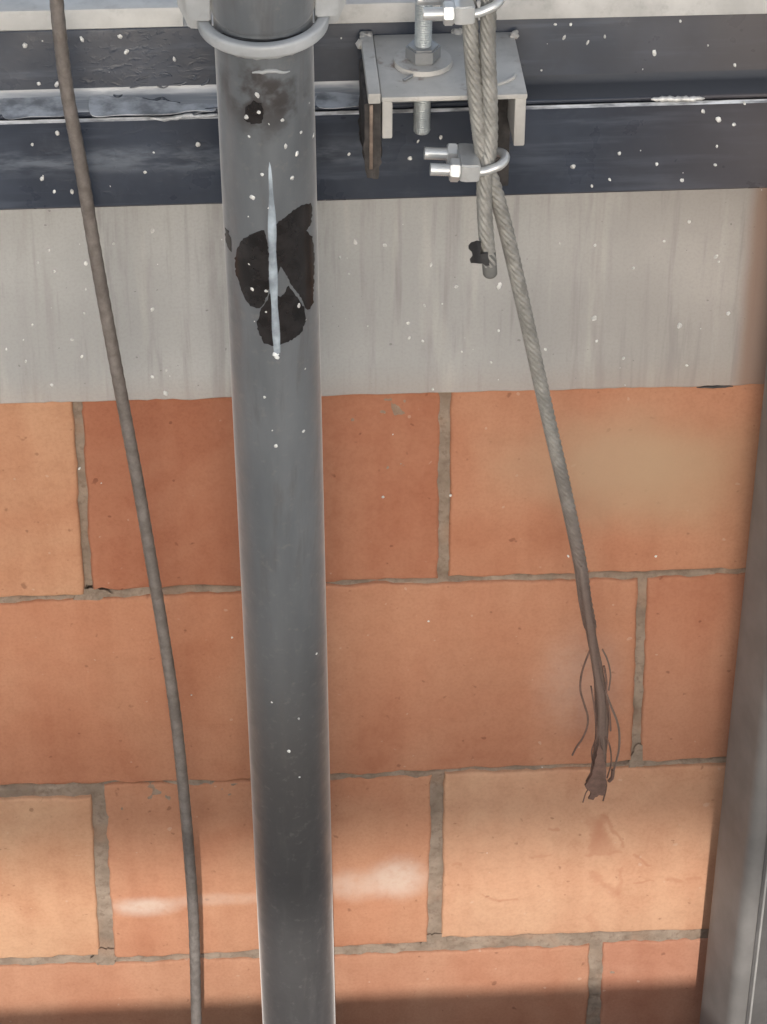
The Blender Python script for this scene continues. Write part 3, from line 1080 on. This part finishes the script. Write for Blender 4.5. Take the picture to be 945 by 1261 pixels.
# ------------------------------------------------------------------ rope bracket
YB = -.130
zp = at(560, 118, YB).z                       # top of its plate
pL, pRr = at(470, 119, YB), at(650, 116, YB)
br = thing('rope_bracket', 'light grey welded steel bracket with rusty side cheek, holding the rope', 'bracket')
bm = bmesh.new()
wd = pRr.x - pL.x
box(bm, ((pL.x + pRr.x) / 2, (YB + YU) / 2 - .0005, zp - .0016), (wd, YU - YB - .001, .0032), .0008)
obj('top_plate', bm, MBRK, br, sm=40)
def leg(x0, x1, y0, y1, z0, z1, mat, name, bev=.001, taper=0.0):
    bm = bmesh.new()
    vs = box(bm, ((x0 + x1) / 2, (y0 + y1) / 2, (z0 + z1) / 2), (x1 - x0, y1 - y0, z1 - z0), bev)
    if taper:
        for v in bm.verts:
            if v.co.z < (z0 + z1) / 2:
                v.co.y = y1 + (v.co.y - y1) * (1 - taper)
    return obj(name, bm, mat, br, sm=40)
zleg = at(478, 172, YB).z
leg(pL.x + .0005, pL.x + .0065, YB + .001, YL - .001, zleg, zp - .0033, MBRK, 'plate_leg')
leg(pRr.x - .0070, pRr.x - .0005, YB + .001, YL - .001, at(640, 181, YB).z, zp - .0033, MBRK, 'plate_leg')
bm = bmesh.new()
zr = at(630, 222, -.088).z
box(bm, (pRr.x - .0095, -.084, (zr + zp - .004) / 2), (.009, .022, zp - .004 - zr), .001)
obj('dark_side_plate', bm, MRUST, br, sm=40)  # dark plate added for the shade behind the right leg
# rusty cheek on the left, pale on its top edge
xc0, xc1 = pL.x - .0092, pL.x - .0004
zc = at(466, 219, YB).z
bm = bmesh.new()
ch = box(bm, ((xc0 + xc1) / 2, (YB + YL - .001) / 2, (zc + zp - .004) / 2), (xc1 - xc0 + .0006, YL - .001 - YB, zp - .004 - zc))
bmesh.ops.subdivide_edges(bm, edges=bm.edges[:], cuts=14, use_grid_fill=True)
for v in bm.verts:                                      # scabby, flame-cut edges
    k = noise.noise_vector(v.co * 130) * .0011 + noise.noise_vector(v.co * 420) * .0006
    low = max(0, min(1, (zp - .02 - v.co.z) / .02))
    k.x *= .4 + 1.4 * low
    cut = max(0, (zc + .008 - v.co.z) / .008)
    v.co.x += ((xc0 + xc1) / 2 - v.co.x) * .45 * cut * cut
    v.co += k
obj('dark_side_plate', bm, MRUST, br, sm=60)
leg(xc0 + .0015, xc1, YB - .0005, YU - .001, zp - .0038, zp + .0028, MBRK, 'cheek_edge')
# thin pale line down the front of the cheek
leg(xc0 + .0024, xc0 + .0044, YB - .0008, YB + .003, zc + .006, zp - .0045, mk_plain('rubbed_rust', (.20, .15, .12), .6, .1, .4), 'worn_edge', .0003)
bm = bmesh.new()
for px, py in ((446, 54), (451, 47), (645, 42), (561, 35)):
    bm = bmesh.new()
    q = at_z(px, py, zp + .0005)
    q.y = min(q.y, YU - .001)
    q.x = min(q.x, pRr.x - .001)
    for k in range(4):
        blob(bm, q + Vector((random.uniform(-.002, .003), random.uniform(-.002, .001), random.uniform(-.001, .001))), Vector((0, -.6, .8)), random.uniform(.0018, .0030), .6)
    obj('weld_bead', bm, MBRK, br, sm=60, kind='stuff')
bm = bmesh.new()
tube(bm, [at_z(x, y, zp + .0005) for x, y in ((612, 104), (622, 101), (632, 96), (634, 92))], .0011, 8, .002)
obj('weld_bead', bm, MBRK, br, sm=60)

# threaded anchor rod with nut and washer
rodc = at_z(521, 78, zp)
an = thing('threaded_rod', 'upright grey threaded rod with hex nut and washer through the bracket plate', 'bolt')
bm = bmesh.new()
pts = [Vector((rodc.x, rodc.y, zp - .045 + .0004 * k)) for k in range(500)]
sweep(bm, pts, lambda i, u, a: .0049 + .00022 * math.sin(2 * math.pi * i * .0004 / .0015 + a) - (.0006 if i < 3 else 0), 20)
obj('rod', bm, MROD, an, sm=60)
bm = bmesh.new()
bmesh.ops.create_cone(bm, cap_ends=True, segments=40, radius1=.0175, radius2=.0168, depth=.0028)
bmesh.ops.translate(bm, vec=(rodc.x, rodc.y, zp + .0016), verts=bm.verts[:])
obj('washer', bm, MBRK, an, sm=40)
def hexnut(c, r, h, axis, rot, mat, parent, name='nut'):
    bm = bmesh.new()
    bmesh.ops.create_cone(bm, cap_ends=True, segments=6, radius1=r, radius2=r, depth=h)
    es = [e for e in bm.edges if abs(e.verts[0].co.z - e.verts[1].co.z) < 1e-6]
    bmesh.ops.bevel(bm, geom=es, offset=r * .1, segments=2, affect='EDGES')
    q = Vector((0, 0, 1)).rotation_difference(axis).to_matrix().to_4x4()
    bmesh.ops.transform(bm, matrix=Matrix.Translation(c) @ q @ Matrix.Rotation(rot, 4, 'Z'), verts=bm.verts[:])
    return obj(name, bm, mat, parent, sm=25)
hexnut(Vector((rodc.x, rodc.y, zp + .0075)), .0102, .009, Vector((0, 0, 1)), math.radians(30), MNUT, an)
bm = bmesh.new()
tube(bm, [at_z(497, 99, zp + .0008), at_z(508, 93, zp + .0012)], .0009, 8)
obj('cotter_end', bm, MNUT, an, sm=60)

# ------------------------------------------------------------------ wire rope, doubled, with one short tail and one long frayed end
YR = YB - .016
def R(px, py, Y=YR):
    return at(px, py, Y)
rope = thing('wire_rope', 'twisted grey wire rope doubled over, its long end frayed and rusty', 'rope')
rr = .0046
top = R(588, -150)
# long leg
LONG = [R(574, -60, YR), R(578, 10, YR), R(581, 60, YR), R(585, 110, YR), R(590, 155, YR), R(596, 195, YR), R(607, 225, YR), R(620, 270, YR + .004), R(632, 320, YR + .010), R(650, 400, YR + .02),
        R(672, 500, YR + .034), R(695, 600, YR + .05), R(714, 690, YR + .064), R(721, 740, YR + .07), R(731, 790, YR + .076)]
obj('long_leg', rope_mesh(LONG, rr, 8, .046, endtaper=.03), MROPE, rope, sm=70)
SHORT = [R(603, -60, YR - .001), R(602, 10, YR - .001), R(601, 60, YR - .001), R(603, 110, YR - .001), R(604, 160, YR - .001), R(602, 190, YR - .002), R(597, 220, YR - .005), R(597, 260, YR - .005), R(600, 300, YR - .005), R(603, 325, YR - .005)]
obj('short_leg', rope_mesh(SHORT, rr, 8, .046), MROPE, rope, sm=70)
# the bend at the top, above the picture
p0, p1 = R(574, -58, YR), R(603, -58, YR - .001)
cc = (p0 + p1) / 2
up_ = Vector((0, 0, 1))
d = p1 - p0
bend = [p0, p0 + up_ * .03 - d * .3, cc + up_ * .062 - d * .5, cc + up_ * .078, cc + up_ * .062 + d * .5, p1 + up_ * .03 + d * .3, p1]
obj('rope_bend', rope_mesh(bend, rr, 8, .046), MROPE, rope, sm=70)
# sleeve and tape on the tail
bm = bmesh.new()
s0, s1 = R(601.5, 310, YR - .005), R(604.2, 341, YR - .005)
n_ = 24
sweep(bm, [s0.lerp(s1, k / n_) for k in range(n_ + 1)], lambda i, u, a: .0043 * (1 if u < .85 else (1 - ((u - .85) / .15) ** 2 * .45)), 20)
obj('end_sleeve', bm, MTIP, rope, sm=60)
tape = [(577, 302), (580, 298), (588, 296), (592, 297), (592, 312), (601, 311), (603, 326), (598, 326), (594, 323), (591, 324), (580, 323), (579, 319), (582, 315), (581, 309), (577, 306)]
obj('tape_flag', patch(ragged(tape, 3, .4, 5), lambda x, y: (at(x, y, YR - .0104 + .00004 * max(0, 594 - x) ** 2), Vector((0, -1, 0))), .0009, 4), MTAPE, rope, sm=40)
# strands opening out to the break
def S(px, py, dy=0):
    u = min(1, (py - 700) / 280)
    return at(px, py, YR + .066 + .016 * u + dy)
strs = [
    ([(715, 695), (727, 775), (734, 815), (738, 845), (741, 880), (740, 915), (736, 945), (733, 972)], .0029, 0),
    ([(715, 695), (729, 775), (737, 815), (743, 850), (746, 880), (745, 910), (741, 945), (739, 966)], .0024, -.001),
    ([(714, 695), (725, 770), (731, 805), (736, 840), (737, 875), (737, 910), (732, 945), (729, 970)], .0026, .001),
    ([(716, 695), (729, 780), (736, 830), (742, 860), (742, 900), (743, 935), (740, 974)], .0024, -.003),
    ([(715, 695), (727, 780), (735, 830), (740, 870), (739, 905), (738, 940), (734, 975)], .0026, -.0035),
]
for pts, r_, dy in strs:
    P = [S(x, y, dy) for x, y in pts]
    obj('strand', rope_mesh(P, r_, 5, .02, 5, False, .0012, .05), MROPE, rope, sm=70)
# torn, flattened tip
for poly, dy in (([(738, 906), (742, 926), (746, 944), (746, 962), (744, 977), (737, 976), (730, 982), (724, 982), (728, 974), (720, 966), (727, 955), (732, 940)], -.0068),
                 ):
    obj('torn_tip', patch(ragged(poly, 3, .8, 3), lambda x, y, dy=dy: (S(x, y, dy), Vector((0, -1, 0))), .0022, 4), MFRAY, rope, sm=50)
for pts, r_, m_ in (([(727, 800), (721, 815), (716, 832), (715, 850), (720, 868), (724, 882), (723, 896), (717, 910), (710, 920), (705, 930)], .00075, MFRAY),
                    ([(745, 850), (752, 868), (760, 888), (763, 905), (762, 925), (757, 945), (753, 960)], .0008, MROPE),
                    ([(750, 962), (754, 958), (755, 948)], .0014, MFRAY),
                    ([(744, 820), (747, 838), (747, 858), (751, 880), (752, 900)], .0007, MFRAY),
                    ([(742, 800), (748, 812), (752, 830), (750, 850)], .0006, MROPE),
                    ([(740, 900), (750, 915), (753, 938), (748, 958)], .0006, MFRAY), ([(736, 905), (729, 925), (730, 945), (722, 962)], .0006, MFRAY), ([(741, 950), (747, 966), (743, 986)], .0006, MFRAY), ([(730, 965), (722, 976), (718, 988)], .0005, MFRAY),
                    ([(728, 845), (732, 870), (735, 900), (734, 930)], .0006, MFRAY)):
    bm = bmesh.new()
    tube(bm, [S(x, y, -.004) for x, y in pts], r_, 8, .002)
    obj('frayed_wire', bm, m_, rope, sm=60)

# ------------------------------------------------------------------ rope clips
def clip(name_label, cx, cyy, tilt):
    """A U-bolt clip gripping the two ropes side by side; cx, cyy: middle of the ropes in the photo."""
    c = at(cx, cyy, YR - .001)
    t = thing('rope_clip', name_label, 'rope clip', 'zinc clips on the wire rope')
    Rz = Matrix.Rotation(tilt, 3, 'Y')
    def T(x, y, z):
        return c + Rz @ Vector((x, y, z))
    rb = .0036
    hw = .0094                                     # the two legs pass in front of and behind the ropes
    pts = [T(-.0325, -hw, 0), T(-.02, -hw, 0), T(-.004, -hw * .98, -.0006)]
    for k in range(1, 12):
        a = -math.pi / 2 + math.pi * k / 12
        x_ = .0035 + math.cos(a) * .0075
        pts.append(T(x_, math.sin(a) * hw * .95, .0030 * (math.cos(a) + .6)))
    pts += [T(-.004, hw * .98, .0006), T(-.02, hw, 0), T(-.0345, hw, 0)]
    bm = bmesh.new()
    P = catmull(pts, .0006)
    def rf(i, u, a):
        x = (P[i] - c).dot(Rz @ Vector((1, 0, 0)))
        return rb + (.00014 * math.sin(2 * math.pi * x / .00125) if x < -.012 else 0) - .0010 * max(0, min(1, (x + .012) / .006))
    sweep(bm, P, rf, 18)
    obj('u_bolt', bm, MZINC, t, sm=60)
    bm = bmesh.new()
    prof = rounded([(-.0160, -.0112), (-.0120, -.0122), (-.0040, -.0112), (-.0046, 0), (-.0040, .0112), (-.0120, .0122), (-.0160, .0112)], .0014, 3)
    hi = [bm.verts.new(T(x, y * 1.15, .0054)) for x, y in prof]
    lo = [bm.verts.new(T(x, y * 1.15, -.0054)) for x, y in prof]
    bm.faces.new(hi); bm.faces.new(list(reversed(lo)))
    for j in range(len(prof)):
        bm.faces.new((hi[j], lo[j], lo[(j + 1) % len(prof)], hi[(j + 1) % len(prof)]))
    bmesh.ops.recalc_face_normals(bm, faces=bm.faces[:])
    bmesh.ops.bevel(bm, geom=[e for e in bm.edges if e.calc_face_angle(0) > .6], offset=.0008, segments=2, affect='EDGES')
    obj('saddle', bm, MZINC, t, sm=40)
    for s in (-1, 1):
        hexnut(T(-.0186, s * hw, 0), .0068, .0056, Rz @ Vector((1, 0, 0)), .3 + s * .2, MZINC, t)
    return t
clip('zinc rope clip with two threaded ends, in front of the dark beam', 598, 201, math.radians(4))
clip('zinc rope clip at the picture top, beside the threaded rod', 592, 6, math.radians(0))

# ------------------------------------------------------------------ thin cable
cable = None
CP = [(66, -90, -.098), (70, 0, -.096), (76, 60, -.094), (84, 120, -.092), (100, 205, -.088), (113, 285, -.084), (128, 370, -.08), (141, 440, -.078), (155, 515, -.075), (171, 600, -.071), (188, 700, -.067), (203, 790, -.063),
      (215, 870, -.06), (225, 960, -.057), (233, 1050, -.055), (239, 1140, -.053), (242, 1261, -.05), (243, 1400, -.048), (243, 1700, -.045)]
CW = [at(x, y, Y) for x, y, Y in CP[:-1]]
CW = [CW[0] + (CW[0] - CW[1]) * k for k in (6, 3)] + CW + [Vector((CW[-1].x - .004, -.045, z)) for z in (-.9, -1.3, -1.7)]
cb = obj('steel_cable', rope_mesh(CW, .0042, 6, .06, 6, False, .003), MCABLE, None, sm=70)
tag(cb, 'thin brown steel cable hanging slanted in front of beam and bricks, left of the pipe', 'cable')

# ------------------------------------------------------------------ upright post at the right
post = thing('metal_post', 'upright grey metal post with rounded edge at the right of the wall', 'post')
YP = -.085
e0, e1 = at(963, 490, YP), at(881, 1261, YP - .0)
da = (e1 - e0)
E0, E1 = e0 - da * 1.2, e1 + da * ((e1.z + 1.7) / -da.z)
sz = .060
prof2 = rounded([(0, 0), (sz, 0), (sz, sz), (0, sz)], .011, 6)      # (x along, y back) before turning
rot = Matrix.Rotation(math.radians(14), 2)
bm = bmesh.new()
P2 = [rot @ Vector(p) for p in prof2]
mx = min(p.x for p in P2)
P2 = [Vector((p.x - mx, p.y)) for p in P2]
n = len(P2)
a = [bm.verts.new(E0 + Vector((p.x, p.y, 0))) for p in P2]
b = [bm.verts.new(E1 + Vector((p.x, p.y, 0))) for p in P2]
for i in range(n):
    bm.faces.new((a[i], b[i], b[(i + 1) % n], a[(i + 1) % n]))
bm.faces.new(a); bm.faces.new(list(reversed(b)))
bmesh.ops.recalc_face_normals(bm, faces=bm.faces[:])
obj('post_tube', bm, MPOST, post, sm=40)

def strip(name, f0, f1, proud, mat, par):
    """A flat strip on the post's front face, from f0 to f1 of its width."""
    bm = bmesh.new()
    q = []
    for f, d in ((f0, 0), (f0, -proud), (f1, -proud), (f1, 0)):
        p = rot @ Vector((f * sz, d))
        q.append(Vector((p.x - mx, p.y)))
    a = [bm.verts.new(E0 + Vector((p.x, p.y, 0))) for p in q]
    b = [bm.verts.new(E1 + Vector((p.x, p.y, 0))) for p in q]
    for i in range(4):
        bm.faces.new((a[i], b[i], b[(i + 1) % 4], a[(i + 1) % 4]))
    bm.faces.new(a); bm.faces.new(list(reversed(b)))
    bmesh.ops.recalc_face_normals(bm, faces=bm.faces[:])
    return obj(name, bm, mat, par)
MFRONT = mk_plain('shaded_post_front', (.10, .095, .093), .5, 0, .15, 40)
strip('shaded_front', .19, .83, .0012, MFRONT, post)  # darker strip: the front face's shade put into the colour
strip('seam_strip', .225, .25, .0022, MPEARL, post)

bm = bmesh.new()
pts = [at(858 + k * 5, 477 - .14 * k * 5 / 5 + .3 * math.sin(k * 2.1), -.0042) for k in range(10)]
sweep(bm, pts, lambda i, u, a: .0010 * math.sin(math.pi * (.1 + .8 * u)), 8)
obj('joint_crack', bm, MTAPE, conc, sm=60)
